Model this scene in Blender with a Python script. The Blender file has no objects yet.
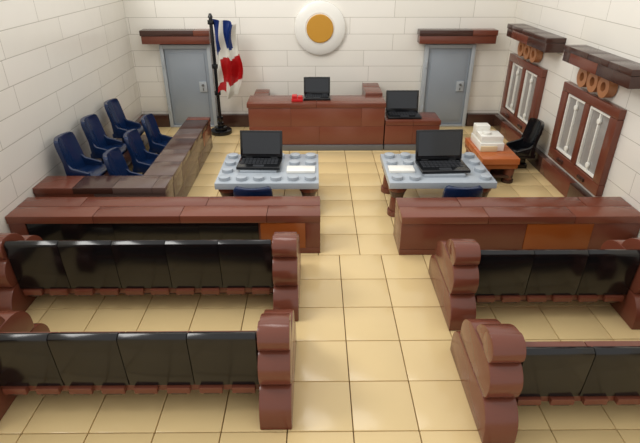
import bpy, bmesh, math, random
from mathutils import Matrix, Vector
random.seed(4)
U=0.25
H=12.76
sc=bpy.context.scene
sc.view_settings.view_transform='Standard'

# ---------------------------------------------------------------- materials
def srgb(r,g,b):
    f=lambda c:(c/255/12.92) if c/255<=0.04045 else ((c/255+0.055)/1.055)**2.4
    return (f(r),f(g),f(b),1)
def plastic(name,rgb,rough=0.22,var=0.06,metal=0.0,bump=0.02,coat=0.0):
    m=bpy.data.materials.new(name); m.use_nodes=True
    nt=m.node_tree; b=nt.nodes['Principled BSDF']
    b.inputs['Roughness'].default_value=rough
    b.inputs['Metallic'].default_value=metal
    b.inputs['Coat Weight'].default_value=coat
    tc=nt.nodes.new('ShaderNodeTexCoord'); n=nt.nodes.new('ShaderNodeTexNoise')
    n.inputs['Scale'].default_value=2.2; n.inputs['Detail'].default_value=3
    nt.links.new(tc.outputs['Object'],n.inputs['Vector'])
    mix=nt.nodes.new('ShaderNodeMix'); mix.data_type='RGBA'
    c=srgb(*rgb)
    mix.inputs[6].default_value=tuple(x*(1-var) for x in c[:3])+(1,)
    mix.inputs[7].default_value=tuple(min(1,x*(1+var)) for x in c[:3])+(1,)
    nt.links.new(n.outputs['Fac'],mix.inputs[0]); nt.links.new(mix.outputs[2],b.inputs['Base Color'])
    if bump:
        n2=nt.nodes.new('ShaderNodeTexNoise'); n2.inputs['Scale'].default_value=5
        nt.links.new(tc.outputs['Object'],n2.inputs['Vector'])
        bp=nt.nodes.new('ShaderNodeBump'); bp.inputs['Strength'].default_value=bump*2; bp.inputs['Distance'].default_value=0.05
        nt.links.new(n2.outputs['Fac'],bp.inputs['Height']); nt.links.new(bp.outputs['Normal'],b.inputs['Normal'])
    return m
M={}
M['brown']=plastic('reddish_brown_plastic',(110,60,45),0.22)
M['brown2']=plastic('reddish_brown_plastic_light',(120,67,50),0.24)
M['dbrown']=plastic('dark_brown_plastic',(66,42,35),0.22)
M['gbrown']=plastic('grey_brown_plastic',(92,74,68),0.18)
M['orange']=plastic('dark_orange_plastic',(142,74,30),0.24)
M['orange2']=plastic('orange_brown_plastic',(182,100,52),0.28)
M['nougat']=plastic('medium_nougat_plastic',(168,112,72),0.3)
M['black']=plastic('black_plastic',(16,17,20),0.15,bump=0.015)
M['mblack']=plastic('black_bench_plastic',(17,16,18),0.16,bump=0.012)
M['screen']=plastic('screen_gloss',(34,37,42),0.08,bump=0)
M['key']=plastic('key_plastic',(50,52,56),0.35)
M['tan']=plastic('tan_floor_tile',(221,195,143),0.2,var=0.04,bump=0.03)
M['seam']=plastic('floor_underlay',(120,92,56),0.6)
M['grey']=plastic('light_bluish_grey_plastic',(168,176,184),0.25)
M['door']=plastic('door_grey_plastic',(146,154,162),0.25)
M['door2']=plastic('door_frame_plastic',(172,178,182),0.25)
M['dgrey']=plastic('dark_grey_plastic',(104,104,104),0.3)
M['white']=plastic('white_plastic',(238,236,228),0.22)
M['gold']=plastic('yellow_gold_plastic',(196,142,42),0.4,var=0.02,bump=0)
M['blue']=plastic('dark_blue_plastic',(17,38,74),0.2)
M['fblue']=plastic('flag_blue',(26,60,135),0.4)
M['red']=plastic('flag_red',(196,30,34),0.35)
M['pane']=plastic('window_pane',(150,146,142),0.08,bump=0)
M['box']=plastic('box_tan',(222,200,160),0.4)

def wallmat(name,axis):
    m=bpy.data.materials.new(name); m.use_nodes=True
    nt=m.node_tree; b=nt.nodes['Principled BSDF']; b.inputs['Roughness'].default_value=0.24
    tc=nt.nodes.new('ShaderNodeTexCoord'); sp=nt.nodes.new('ShaderNodeSeparateXYZ'); cb=nt.nodes.new('ShaderNodeCombineXYZ')
    nt.links.new(tc.outputs['Object'],sp.inputs[0])
    nt.links.new(sp.outputs[axis],cb.inputs[0]); nt.links.new(sp.outputs['Z'],cb.inputs[1])
    br=nt.nodes.new('ShaderNodeTexBrick'); nt.links.new(cb.outputs[0],br.inputs['Vector'])
    br.inputs['Scale'].default_value=1; br.inputs['Brick Width'].default_value=6*U; br.inputs['Row Height'].default_value=1.2*U
    br.inputs['Mortar Size'].default_value=0.018*U; br.inputs['Mortar Smooth'].default_value=0.3
    br.offset=0.37; br.squash=0.7; br.squash_frequency=3
    br.inputs['Color1'].default_value=srgb(238,234,225); br.inputs['Color2'].default_value=srgb(234,230,220); br.inputs['Mortar'].default_value=srgb(186,180,168)
    nt.links.new(br.outputs['Color'],b.inputs['Base Color'])
    bp=nt.nodes.new('ShaderNodeBump'); bp.inputs['Strength'].default_value=0.35; bp.inputs['Distance'].default_value=0.01; bp.invert=True
    nt.links.new(br.outputs['Fac'],bp.inputs['Height'])
    nz=nt.nodes.new('ShaderNodeTexNoise'); nz.inputs['Scale'].default_value=1.6
    nt.links.new(tc.outputs['Object'],nz.inputs['Vector'])
    bp2=nt.nodes.new('ShaderNodeBump'); bp2.inputs['Strength'].default_value=0.15; bp2.inputs['Distance'].default_value=0.06
    nt.links.new(nz.outputs['Fac'],bp2.inputs['Height']); nt.links.new(bp.outputs['Normal'],bp2.inputs['Normal'])
    nt.links.new(bp2.outputs['Normal'],b.inputs['Normal'])
    return m
M['wallx']=wallmat('white_brick_wall_x','X'); M['wally']=wallmat('white_brick_wall_y','Y')

# ---------------------------------------------------------------- builder
class B:
    def __init__(s): s.bm=bmesh.new(); s.mats=[]
    def mi(s,m):
        if m not in s.mats: s.mats.append(m)
        return s.mats.index(m)
    def merge(s,t,mat,mx=None,bev=0,seg=2):
        bmesh.ops.recalc_face_normals(t,faces=t.faces[:])
        if bev:
            es=[e for e in t.edges if len(e.link_faces)==2 and e.calc_face_angle(0)>math.radians(35)]
            bmesh.ops.bevel(t,geom=es,offset=bev,segments=seg,affect='EDGES',profile=0.6,clamp_overlap=True)
        if mx is not None: bmesh.ops.transform(t,matrix=mx,verts=t.verts[:])
        i=s.mi(mat)
        for f in t.faces: f.material_index=i
        me=bpy.data.meshes.new('t'); t.to_mesh(me); t.free(); s.bm.from_mesh(me); bpy.data.meshes.remove(me)
    def box(s,x0,x1,y0,y1,z0,z1,mat,bev=0.04,mx=None):
        t=bmesh.new(); bmesh.ops.create_cube(t,size=1)
        for v in t.verts:
            v.co=Vector((x0 if v.co.x<0 else x1, y0 if v.co.y<0 else y1, z0 if v.co.z<0 else z1))
        s.merge(t,mat,mx,bev)
    def prism(s,pts,axis,a0,a1,mat,bev=0.04,mx=None):
        t=bmesh.new()
        f={'X':lambda a,p,q:(a,p,q),'Y':lambda a,p,q:(p,a,q),'Z':lambda a,p,q:(p,q,a)}[axis]
        A=[t.verts.new(f(a0,*p)) for p in pts]; C=[t.verts.new(f(a1,*p)) for p in pts]
        t.faces.new(A); t.faces.new(C[::-1])
        n=len(pts)
        for i in range(n): t.faces.new((A[i],C[i],C[(i+1)%n],A[(i+1)%n]))
        s.merge(t,mat,mx,bev)
    def cyl(s,c,r,h,mat,axis='Z',r2=None,seg=24,bev=0.03,mx=None):
        t=bmesh.new()
        bmesh.ops.create_cone(t,cap_ends=True,segments=seg,radius1=r,radius2=r if r2 is None else r2,depth=h)
        R={'Z':Matrix(),'X':Matrix.Rotation(math.pi/2,4,'Y'),'Y':Matrix.Rotation(math.pi/2,4,'X')}[axis]
        X=Matrix.Translation(c)@R
        s.merge(t,mat,X if mx is None else mx@X,bev)
    def row(s,a0,a1,step,y0,y1,z0,z1,mats,axis='X',bev=0.03,off=0):
        a=a0; first=True; i=0
        while a<a1-0.05:
            b=a+(off if (first and off) else step); b=min(b,a1)
            if a1-b<0.4: b=a1
            m=mats[i%len(mats)]
            if axis=='X': s.box(a,b-0.008,y0,y1,z0,z1,m,bev)
            else: s.box(y0,y1,a,b-0.008,z0,z1,m,bev)
            a=b; first=False; i+=1
    def done(s,name,loc=(0,0,0),rot=0):
        me=bpy.data.meshes.new(name)
        bmesh.ops.scale(s.bm,vec=(U,U,U),verts=s.bm.verts[:])
        s.bm.to_mesh(me); s.bm.free()
        for m in s.mats: me.materials.append(M[m])
        me.shade_smooth(); me.set_sharp_from_angle(angle=math.radians(32))
        o=bpy.data.objects.new(name,me); sc.collection.objects.link(o)
        o.location=[v*U for v in loc]; o.rotation_euler[2]=rot
        return o
XL,XR,YB,YF,ZT=-14.3,15.15,40.7,1.0,12.4

# ---------------------------------------------------------------- room shell
def tilt_tile(b,x0,x1,y0,y1):
    t=bmesh.new(); bmesh.ops.create_cube(t,size=1)
    for v in t.verts:
        v.co=Vector((x0+.014 if v.co.x<0 else x1-.014, y0+.014 if v.co.y<0 else y1-.014, -0.4 if v.co.z<0 else 0))
    cx,cy=(x0+x1)/2,(y0+y1)/2
    mx=Matrix.Translation((cx,cy,0))@Matrix.Rotation(random.gauss(0,.0028),4,'X')@Matrix.Rotation(random.gauss(0,.0028),4,'Y')@Matrix.Translation((-cx,-cy,0))
    b.merge(t,'tan',mx,0.03)
b=B()
b.box(XL-1,XR+1,YF,YB+1,-0.9,-0.12,'seam',0)
y=20.3-2*10
while y<YB:
    y0,y1=max(y,YF),min(y+2,YB)
    off=1.1 if y<20.2 else 2.1
    x=off-18
    while x<XR:
        x0,x1=max(x,XL),min(x+2,XR)
        if x1-x0>0.1 and y1-y0>0.1: tilt_tile(b,x0,x1,y0,y1)
        x+=2
    y+=2
b.done('floor')
b=B(); b.box(XL-1,XR+1,YB,YB+1,-0.4,ZT,'wallx',0.02); b.done('wall_back')
b=B(); b.box(XL-1,XL,YF,YB-.01,-0.4,ZT,'wally',0.02); b.done('wall_left')
b=B(); b.box(XR,XR+1,YF,YB-.01,-0.4,ZT,'wally',0.02); b.done('wall_right')
b=B(); b.row(YF,20.35,4,XL+.01,XL+.45,0,1.0,['dbrown','brown'],'Y'); b.row(35.5,YB-.45,4,XL+.01,XL+.45,0,1.0,['dbrown','brown'],'Y'); b.done('baseboard_left')
b=B(); b.row(YF,20.1,4,XR-.45,XR-.01,0,1.0,['dbrown','brown'],'Y'); b.row(22.4,YB-.45,4,XR-.45,XR-.01,0,1.0,['dbrown','brown'],'Y'); b.done('baseboard_right')
b=B()
for a,c in((XL+.01,-12.05),(-8.0,8.45),(12.5,XR-.01)): b.row(a,c,4,YB-.45,YB-.01,0,1.0,['dbrown'],'X')
b.done('baseboard_back')

# doors
def door(x0,x1,name,knob):
    b=B(); z1=6.5; y1=YB-.01; f=.28
    b.box(x0,x0+f,y1-.5,y1,0,z1,'door2'); b.box(x1-f,x1,y1-.5,y1,0,z1,'door2'); b.box(x0+f,x1-f,y1-.5,y1,z1-f,z1,'door2')
    b.box(x0+f,x1-f,y1-.5,y1,0,.15,'door2')
    b.box(x0+f+.02,x1-f-.02,y1-.3,y1-.02,.16,z1-f-.02,'door')
    b.box(x0+.55,x1-.55,y1-.36,y1-.28,.5,z1-.65,'door',.05)
    kx=x1-.85
    b.box(kx-.3,kx+.3,y1-.46,y1-.3,2.9,3.7,'door2',.04)
    b.cyl((kx,y1-.52,3.45),.1,.16,'dgrey','Y'); b.box(kx-.04,kx+.04,y1-.5,y1-.45,3.0,3.2,'dgrey',.01)
    b.cyl((x0+.2,y1-.5,1.5),.09,.5,'door2'); b.cyl((x0+.2,y1-.5,5),.09,.5,'door2')
    b.done(name)
door(-12,-8.1,'door_1',1); door(8.5,12.4,'door_2',1)
def lintel(x0,x1,name):
    b=B(); b.box(x0,x1,YB-1.0,YB-.01,6.62,7.2,'brown'); b.row(x0-.05,x1+.05,4,YB-1.05,YB-.01,7.21,7.6,['dbrown','brown'],'X'); b.done(name)
lintel(-13.1,-8.0,'trim_1'); lintel(7.9,13.7,'trim_2')

# emblem
def disc(b,c,prof,mat,seg=64):
    t=bmesh.new(); rings=[]
    for r,d in prof:
        rings.append([t.verts.new((c[0]+r*math.cos(2*math.pi*i/seg),c[1]-d,c[2]+r*math.sin(2*math.pi*i/seg))) for i in range(seg)] if r>0 else [t.verts.new((c[0],c[1]-d,c[2]))])
    for a,k in zip(rings,rings[1:]):
        for i in range(seg):
            j=(i+1)%seg
            if len(k)==1: t.faces.new((a[i],a[j],k[0]))
            else: t.faces.new((a[i],a[j],k[j],k[i]))
    t.faces.new(rings[0]); b.merge(t,mat)
b=B(); c=(0.35,YB-.01,7.65)
disc(b,c,[(1.9,0),(1.95,.15),(1.93,.25),(1.85,.3),(1.4,.4),(1.12,.44),(1.1,.4),(0,.4)],'white')
disc(b,c,[(1.02,.38),(1.02,.5),(.98,.54),(0,.54)],'gold')
b.done('wall_emblem')

# windows on right wall
def window(y0,y1,name):
    b=B(); x1=XR-.01; z0,z1=1.35,6.0; x0=x1-.35
    b.box(x0,x1,y0,y1,z0,z0+.65,'brown'); b.box(x0,x1,y0,y1,z1-.5,z1,'brown')
    b.box(x0,x1,y0,y0+.7,z0+.66,z1-.51,'brown'); b.box(x0,x1,y1-.7,y1,z0+.66,z1-.51,'brown')
    ym=(y0+y1)/2
    b.box(x0,x1,ym-.25,ym+.25,z0+.66,z1-.51,'brown')
    for a,c in((y0+.7,ym-.25),(ym+.25,y1-.7)):
        b.box(x1-.12,x1,a,c,z0+.66,z1-.51,'pane',0)
        for k in(a,c-.1): b.box(x1-.26,x1-.1,k+.005,k+.09,z0+.7,z1-.55,'white',.02)
        b.box(x1-.26,x1-.1,a+.1,c-.1,z0+.7,z0+.82,'white',.02); b.box(x1-.26,x1-.1,a+.1,c-.1,z1-.67,z1-.55,'white',.02)
        m=(a+c)/2
        b.box(x1-.24,x1-.1,m-.05,m+.05,z0+.82,z1-.67,'white',.02)
        for kz in(z0+1.1,z1-1.1): b.cyl((x1-.2,m,kz),.16,.12,'white','X')
        b.box(x0-.1,x0+.15,m-.35,m+.35,z0+.2,z0+.4,'dbrown',.03)
    b.done(name)
window(23.8,30.0,'window_1'); window(33.2,39.4,'window_2')
def wlintel(y0,y1,yc0,name):
    b=B(); x1=XR-.01
    b.row(y0,y1,3,x1-1.15,x1,7.35,7.9,['dbrown','brown'],'Y')
    b.row(y0,y1,2,x1-1.2,x1,7.91,8.2,['dbrown'],'Y')
    for k in(-1,0,1):
        t=bmesh.new(); seg=24; yc=yc0+k*1.15; zc=6.72; ro,ri=.55,.24
        rings=[]
        for (r,x) in((ro,x1-.5),(ri,x1-.5),(ri,x1-.05),(ro,x1-.05)):
            rings.append([t.verts.new((x,yc+r*math.cos(2*math.pi*i/seg),zc+r*math.sin(2*math.pi*i/seg))) for i in range(seg)])
        for q in range(4):
            a,d=rings[q],rings[(q+1)%4]
            for i in range(seg): t.faces.new((a[i],a[(i+1)%seg],d[(i+1)%seg],d[i]))
        b.merge(t,'nougat')
        b.box(x1-.45,x1-.02,yc-.54,yc+.54,6.95,7.33,'nougat')
    b.done(name)
wlintel(22.4,29.2,26.7,'trim_3'); wlintel(31.6,38.6,36.0,'trim_4')

# ---------------------------------------------------------------- judge bench
b=B(); x0,x1,y0=-4.75,4.9,34.7
b.box(x0-.25,x1,y0-.15,36.9,0,.4,'dgrey')
for r in range(2):
    z=.42+r*1.35
    b.row(x0,x1,5,y0,36.7,z,z+1.345,['brown2'],'X',.015,off=[0,3][r])
b.row(x0-.08,x1+.05,4.9,y0-.05,36.9,3.13,3.46,['brown','brown'],'X')
for r in range(3): b.row(36.92,40.2,2,3.75,x1,.4+r*.9,1.29+r*.9,['brown','brown2'],'Y',.02)
b.row(36.92,40.2,2,3.7,x1+.05,3.13,3.6,['brown'],'Y')
b.row(36.92,40.2,2,x0,x0+1.1,.0,3.12,['brown'],'Y')
b.box(x0+1.15,3.7,36.95,38.2,2.3,2.6,'dbrown')
b.done('judge_bench')
b=B(); x0,x1=4.98,8.9
b.box(x0,x1+.1,y0-.15,36.8,0,.4,'dgrey')
b.row(x0,x1,2,y0,36.6,.42,1.85,['brown2','brown'],'X',.015)
b.row(x0,x1+.05,2,y0-.05,36.8,1.87,2.2,['brown','brown'],'X')
b.done('witness_stand')

# laptop
def laptop(x,y,z,rot=0,s=1.0):
    b=B(); w,d=1.2*s,.8*s
    b.box(-w,w,-d,d,0.0,.16,'black',.05)
    for r in range(4):
        for k in range(10):
            b.box(-w*.86+k*w*.172,-w*.86+k*w*.172+w*.14,d*.62-r*d*.27-.14*s,d*.62-r*d*.27,.155,.185,'key',0)
    b.box(-w*.25,w*.25,-d*.85,-d*.5,.155,.17,'key',.0)
    mx=Matrix.Translation((0,d-.05,.16))@Matrix.Rotation(math.radians(-14),4,'X')
    h=1.5*s
    b.box(-w,w,-.07,.07,0.0,h,'black',.05,mx)
    b.box(-w+.14,w-.14,-.09,-.06,.2*s,h-.12,'screen',.0,mx)
    b.cyl((-w*.6,d-.03,.17),.08,.4,'key','X'); b.cyl((w*.6,d-.03,.17),.08,.4,'key','X')
    b.done('laptop',(x,y,z),rot)

laptop(0.1,36.0,3.47,0,.8)
laptop(6.4,35.75,2.21,0.0,1.0)
b=B()
b.box(-.4,.4,-.3,.3,0,.22,'red'); b.box(-.36,0,-.25,.25,.22,.42,'red'); b.box(.05,.36,-.22,.22,.22,.36,'red')
b.done('book_stack',(-1.3,35.3,3.47))

# ---------------------------------------------------------------- flag
b=B()
b.cyl((0,0,.15),.85,.3,'black'); b.cyl((0,0,.42),.5,.24,'black'); b.cyl((0,0,.7),.25,.36,'black')
b.cyl((0,0,4.5),.13,8.2,'black',bev=0)
for z in(1.2,3.2,5.2,8.3): b.cyl((0,0,z),.24,.3,'black')
b.cyl((0,0,8.75),.2,.3,'black',r2=.08)
t=bmesh.new(); NU,NV=26,60; g=[]
for j in range(NV+1):
    v=j/NV; rowv=[]
    for i in range(NU+1):
        u=i/NU
        wid=1.75-.22*math.sin(v*7)-.15*v
        xx=.16+u*wid+.1*math.sin(u*12+v*4)
        yy=-.15+.34*math.sin(u*13+v*5)*(.35+.65*u)+.1*math.sin(v*16+u*4)
        zz=8.55-v*5.3-u*.35-.2*math.sin(u*9+v*3)*(.3+v)
        rowv.append(t.verts.new((xx,yy,zz)))
    g.append(rowv)
for k in ('fblue','white','red'): b.mi(k)
for j in range(NV):
    for i in range(NU):
        f=t.faces.new((g[j][i],g[j][i+1],g[j+1][i+1],g[j+1][i])); u,v=i/NU,j/NV
        q=v+u*.15
        if q<.44: c='fblue' if (u<.3 or (.45<u<.85)) else 'white'
        elif q<.56: c='white'
        elif q<.9: c='red' if (.2<u<.97) else 'white'
        else: c='white' if u>.3 else 'red'
        f.material_index=b.mi(c)
bmesh.ops.solidify(t,geom=t.faces[:],thickness=.05)
me=bpy.data.meshes.new('t'); t.to_mesh(me); t.free(); b.bm.from_mesh(me)
b.done('flag_on_pole',(-7.55,38.7,0))

# ---------------------------------------------------------------- jury box
b=B()
xo=-7.65; xi=-9.15; yn=23.1; yf=35.4; xw=XL+.02
for r in range(2):
    z=r*.98
    b.row(xw,xo,6,yn,yn+1.5,z,z+.97,['brown','gbrown'],'X',.015,off=[0,3][r])
    b.row(yn+1.52,yf,6,xi,xo,z,z+.97,['gbrown','gbrown','brown2'],'Y',.015,off=[0,2][r])
b.row(xw,xo+.05,2,yn-.05,yn+1.55,1.97,2.3,['brown','dbrown','gbrown','gbrown'],'X')
b.row(yn+1.57,yf,2,xi-.05,xo+.05,1.97,2.3,['gbrown','gbrown','dbrown','gbrown','dbrown','brown'],'Y')
b.row(yn+1.6,yf,4,xw,-11.75,0,1.0,['dbrown'],'Y')
b.done('jury_box')

def chair(x,y,z,rot,mat='blue',zs=1.0):
    b=B(); w=.97
    b.box(.25,1.45,-.6,.6,0,.3,mat,.06); b.box(.35,1.2,-.45,.45,.3,.85,mat,.06)
    b.prism([(0,.85),(1.65,.85),(1.8,.95),(1.8,1.08),(1.65,1.15),(.9,1.08),(0,1.15)],'Y',-w,w,mat,.05)
    t=bmesh.new(); n=10
    zz_=[0,.3,.7,1.1,1.5,1.8,2.0,2.08]; ws=[.97,.99,.99,.99,.99,.97,.9,.78]
    fr=[];bk=[]
    for zz,ww in zip(zz_,ws):
        f=[];k=[]
        for i in range(n+1):
            a=-1+2*i/n; yy=a*ww
            xx=-.22*zz+.05+.26*a*a
            f.append(t.verts.new((xx+.2,yy,1.0+zz))); k.append(t.verts.new((xx-.04,yy,1.0+zz)))
        fr.append(f);bk.append(k)
    m=len(zz_)
    for j in range(m-1):
        for i in range(n):
            t.faces.new((fr[j][i],fr[j][i+1],fr[j+1][i+1],fr[j+1][i])); t.faces.new((bk[j][i+1],bk[j][i],bk[j+1][i],bk[j+1][i+1]))
        t.faces.new((fr[j][0],fr[j+1][0],bk[j+1][0],bk[j][0])); t.faces.new((fr[j+1][n],fr[j][n],bk[j][n],bk[j+1][n]))
    for i in range(n):
        t.faces.new((fr[0][i+1],fr[0][i],bk[0][i],bk[0][i+1])); t.faces.new((fr[m-1][i],fr[m-1][i+1],bk[m-1][i+1],bk[m-1][i]))
    b.merge(t,mat,None,.04)
    for s in(-1,1):
        ya,yb=sorted((s*.79,s*.97))
        b.prism([(.1,1.05),(1.35,1.05),(1.3,1.3),(.9,1.42),(.45,1.55),(.05,2.0)],'Y',ya,yb,mat,.03)
    if zs!=1: bmesh.ops.scale(b.bm,vec=(1,1,zs),verts=b.bm.verts[:])
    b.done('chair',(x,y,z),rot)
for yy in(25.8,29.2,32.9): chair(-13.45,yy,1.02,0)
for yy in(26.1,29.4,32.8): chair(-11.2,yy,0,0)
chair(-3.2,23.05,0,math.pi/2,'blue',.77); chair(7.5,23.05,0,math.pi/2,'blue',.77)

# ---------------------------------------------------------------- counsel tables
def table(x0,x1,y0,y1,lap,whites):
    cx,cy=(x0+x1)/2,(y0+y1)/2; b=B()
    X0,X1,Y0,Y1=x0-cx,x1-cx,y0-cy,y1-cy
    b.box(X0,X1,Y0,Y1,1.8,2.15,'grey',.03)
    for sx in(X0+.55,X1-.55):
        for sy in(Y0+.65,Y1-.65):
            b.cyl((sx,sy,.15),.48,.3,'brown'); b.cyl((sx,sy,.7),.4,.8,'brown',r2=.34); b.cyl((sx,sy,1.3),.34,.4,'dbrown',r2=.46); b.cyl((sx,sy,1.64),.5,.28,'brown')
    b.box(X0+.3,X1-.3,Y0+1.2,Y1-.4,1.5,1.79,'dbrown')
    nx=int(round((X1-X0)/.97)); ny=int(round((Y1-Y0)/.97)); dx=(X1-X0)/nx; dy=(Y1-Y0)/ny
    for i in range(nx):
        for j in range(ny):
            px,py=X0+(i+.5)*dx,Y0+(j+.5)*dy
            ok=True
            for (a,c,d,e) in [lap]+whites:
                if a-.3<px+cx<c+.3 and d-.3<py+cy<e+.3: ok=False
            if ok: b.cyl((px,py,2.24),.3,.2,'grey',bev=.03)
    for (a,c,d,e) in whites: b.box(a-cx,c-cx,d-cy,e-cy,2.15,2.3,'white',.03)
    for (a,c,d,e) in [lap]: b.box(a-cx+.2,c-cx-.2,d-cy+.1,e-cy-.1,2.15,2.3,'grey',.03)
    b.done('counsel_table',(cx,cy,0))
table(-5.3,.15,23.9,28.2,(-4.35,-1.95,25.2,27.2),[(-1.6,-.05,25.2,26.0)])
table(3.85,9.5,23.9,28.2,(5.6,8.2,24.5,26.9),[(4.0,5.4,25.2,26.0)])
laptop(-3.12,26.1,2.31,-.04,1.0); laptop(6.95,25.6,2.31,.05,1.1)

# ---------------------------------------------------------------- bar railings
def rail(x0,x1,y0,orange,black,name='courtroom_railing'):
    b=B(); cx=(x0+x1)/2
    x0-=cx;x1-=cx
    b.row(x0,x1,8,.12,2.0,0,1.68,['brown','brown2'],'X',.015)
    b.row(x0,x1,8,.0,.11,0,.3,['brown'],'X',.02)
    segs=sorted([orange]+([black] if black else []))
    a=x0
    for s in segs+[(x1+cx,x1+cx)]:
        if s[0]-cx-a>.1: b.row(a,s[0]-cx,6,.0,.11,.31,1.68,['brown'],'X',.015)
        a=s[1]-cx
    o=orange; b.box(o[0]-cx,o[1]-cx,-.03,.11,.31,1.68,'orange',.03)
    if black:
        b.row(black[0]-cx,black[1]-cx,4,.06,.11,.31,1.68,['black'],'X',.01)
    b.row(x0-.01,x1+.01,4,-.06,1.0,1.7,2.08,['brown2','brown'],'X',.04)
    b.row(x0-.01,x1+.01,6,1.01,2.05,1.7,2.08,['brown'],'X',.04,off=3)
    b.done(name,(cx,y0,0))
rail(XL+.03,.2,20.45,(-2.6,-.5),(-13.5,-2.7))
rail(3.95,XR-.03,20.25,(9.8,12.9),None)

# ---------------------------------------------------------------- pews
def arc(cx,cy,rx,ry,a0,a1,n=9):
    return [(cx+rx*math.cos(math.radians(a0+(a1-a0)*i/n)),cy+ry*math.sin(math.radians(a0+(a1-a0)*i/n))) for i in range(n+1)]
def pew(x0,npan,y0,top=3.06):
    w=npan*2.0; b=B(); aw=.98; dt=top-3.06
    for ax in(-w/2-aw-.02,w/2+.02):
        b.prism([(4.0,0),(0,0)]+arc(.75,.35,.75,.95,180,90)+arc(3.2,.5,.8,.8,90,0),'X',ax,ax+aw,'brown',.05)
        b.prism([(.55,1.31),(.42,1.5)]+arc(.95,1.9,.62,.62,190,90)+arc(2.2,1.6,1.1,.92,90,0)+[(3.3,1.31)],'X',ax+.01,ax+aw-.01,'brown',.05)
        b.cyl((ax+aw/2,1.0,2.85),.44,aw-.04,'brown','X',bev=.05)
        b.prism([(1.0,2.4),(1.0,3.28)]+arc(1.0,2.3,1.2,.98,88,10)+[(2.2,2.4)],'X',ax+.05,ax+aw-.05,'brown',.04)
    for i in range(npan):
        a=-w/2+2*i
        b.prism([(.82,1.05),(.98,1.05),(1.05,2.9+dt),(1.0,3.02+dt),(.88,3.06+dt),(.74,2.98+dt),(.72,2.85+dt)],'X',a+.006,a+1.994,'mblack',.03)
        b.box(a+.01,a+1.99,1.06,1.4,1.0,2.7,'brown',.02)
        b.box(a+.03,a+1.97,1.42,2.9,1.0,1.22,'mblack',.05)
        for k in(.5,1.5):
            b.box(a+k-.36,a+k+.36,.72,.98,.78,1.03,'brown',.04); b.cyl((a+k,.85,.82),.13,.5,'dbrown','X')
            b.cyl((a+k,1.25,.85),.2,.3,'brown')
    b.box(-w/2,w/2,.9,3.0,.75,.99,'brown',.03)
    b.box(-w/2,w/2,1.3,1.6,.4,.74,'dbrown',.03)
    b.done('pew',(x0+w/2,y0,0))
pew(-11.7,5,15.4,3.2); pew(-9.75,4,10.35,3.05)
pew(6.05,3,14.8); pew(5.85,3,9.8,2.9)

# ---------------------------------------------------------------- evidence table, box, black chair
b=B()
for sx in(-1,1):
    for sy in(-1.6,1.6):
        b.cyl((sx*.75,sy,.5),.28,1.0,'brown',r2=.34); b.cyl((sx*.75,sy,.1),.36,.2,'dbrown')
b.box(-.95,.95,-1.9,1.9,.35,.55,'dbrown'); b.box(-1.1,1.1,-2,2,1.0,1.3,'orange'); b.row(-2.05,2.05,1.02,-1.15,1.15,1.31,1.68,['orange2'],'Y')
b.done('evidence_table',(11.3,30.5,0))
b=B()
b.box(-.75,.75,-1.2,1.0,0,.5,'white'); b.box(-.7,.7,-1.0,.2,.51,.9,'white'); b.box(-.7,.2,.22,.95,.51,1.2,'white'); b.box(.22,.7,.22,.95,.51,.75,'box')
b.cyl((-.25,-.5,.98),.28,.16,'white'); b.box(-.75,.3,-1.32,-1.21,.0,.35,'box')
b.done('evidence_box',(11.1,31.0,1.69))
chair(14.35,31.6,0,math.pi,'black')

# ---------------------------------------------------------------- camera, lights
cam=bpy.data.cameras.new('camera'); co=bpy.data.objects.new('camera',cam); sc.collection.objects.link(co)
cam.lens=28.125; cam.sensor_width=36; cam.clip_end=200
co.location=(0,0,H*U); co.rotation_euler=(math.radians(90-28.32),0,-.0088)
sc.camera=co
w=bpy.data.worlds.new('world'); sc.world=w; w.use_nodes=True
nt=w.node_tree; bg=nt.nodes['Background']; bg.inputs['Strength'].default_value=0.88
bg.inputs['Color'].default_value=(1,.985,.955,1)
def area(name,loc,tgt,size,e,col=(1,1,1)):
    l=bpy.data.lights.new(name,'AREA'); l.shape='RECTANGLE'; l.size=size[0]*U; l.size_y=size[1]*U; l.energy=e; l.color=col
    o=bpy.data.objects.new(name,l); sc.collection.objects.link(o); o.location=[v*U for v in loc]
    d=Vector(tgt)-Vector(loc); o.rotation_euler=d.to_track_quat('-Z','Y').to_euler()
area('ceiling_lamp',(-3,26,26),(1,30,0),(14,10),120,(1,.97,.92))
area('daylight_window',(-20,14,26),(8,28,2),(12,9),260,(1,.98,.94))
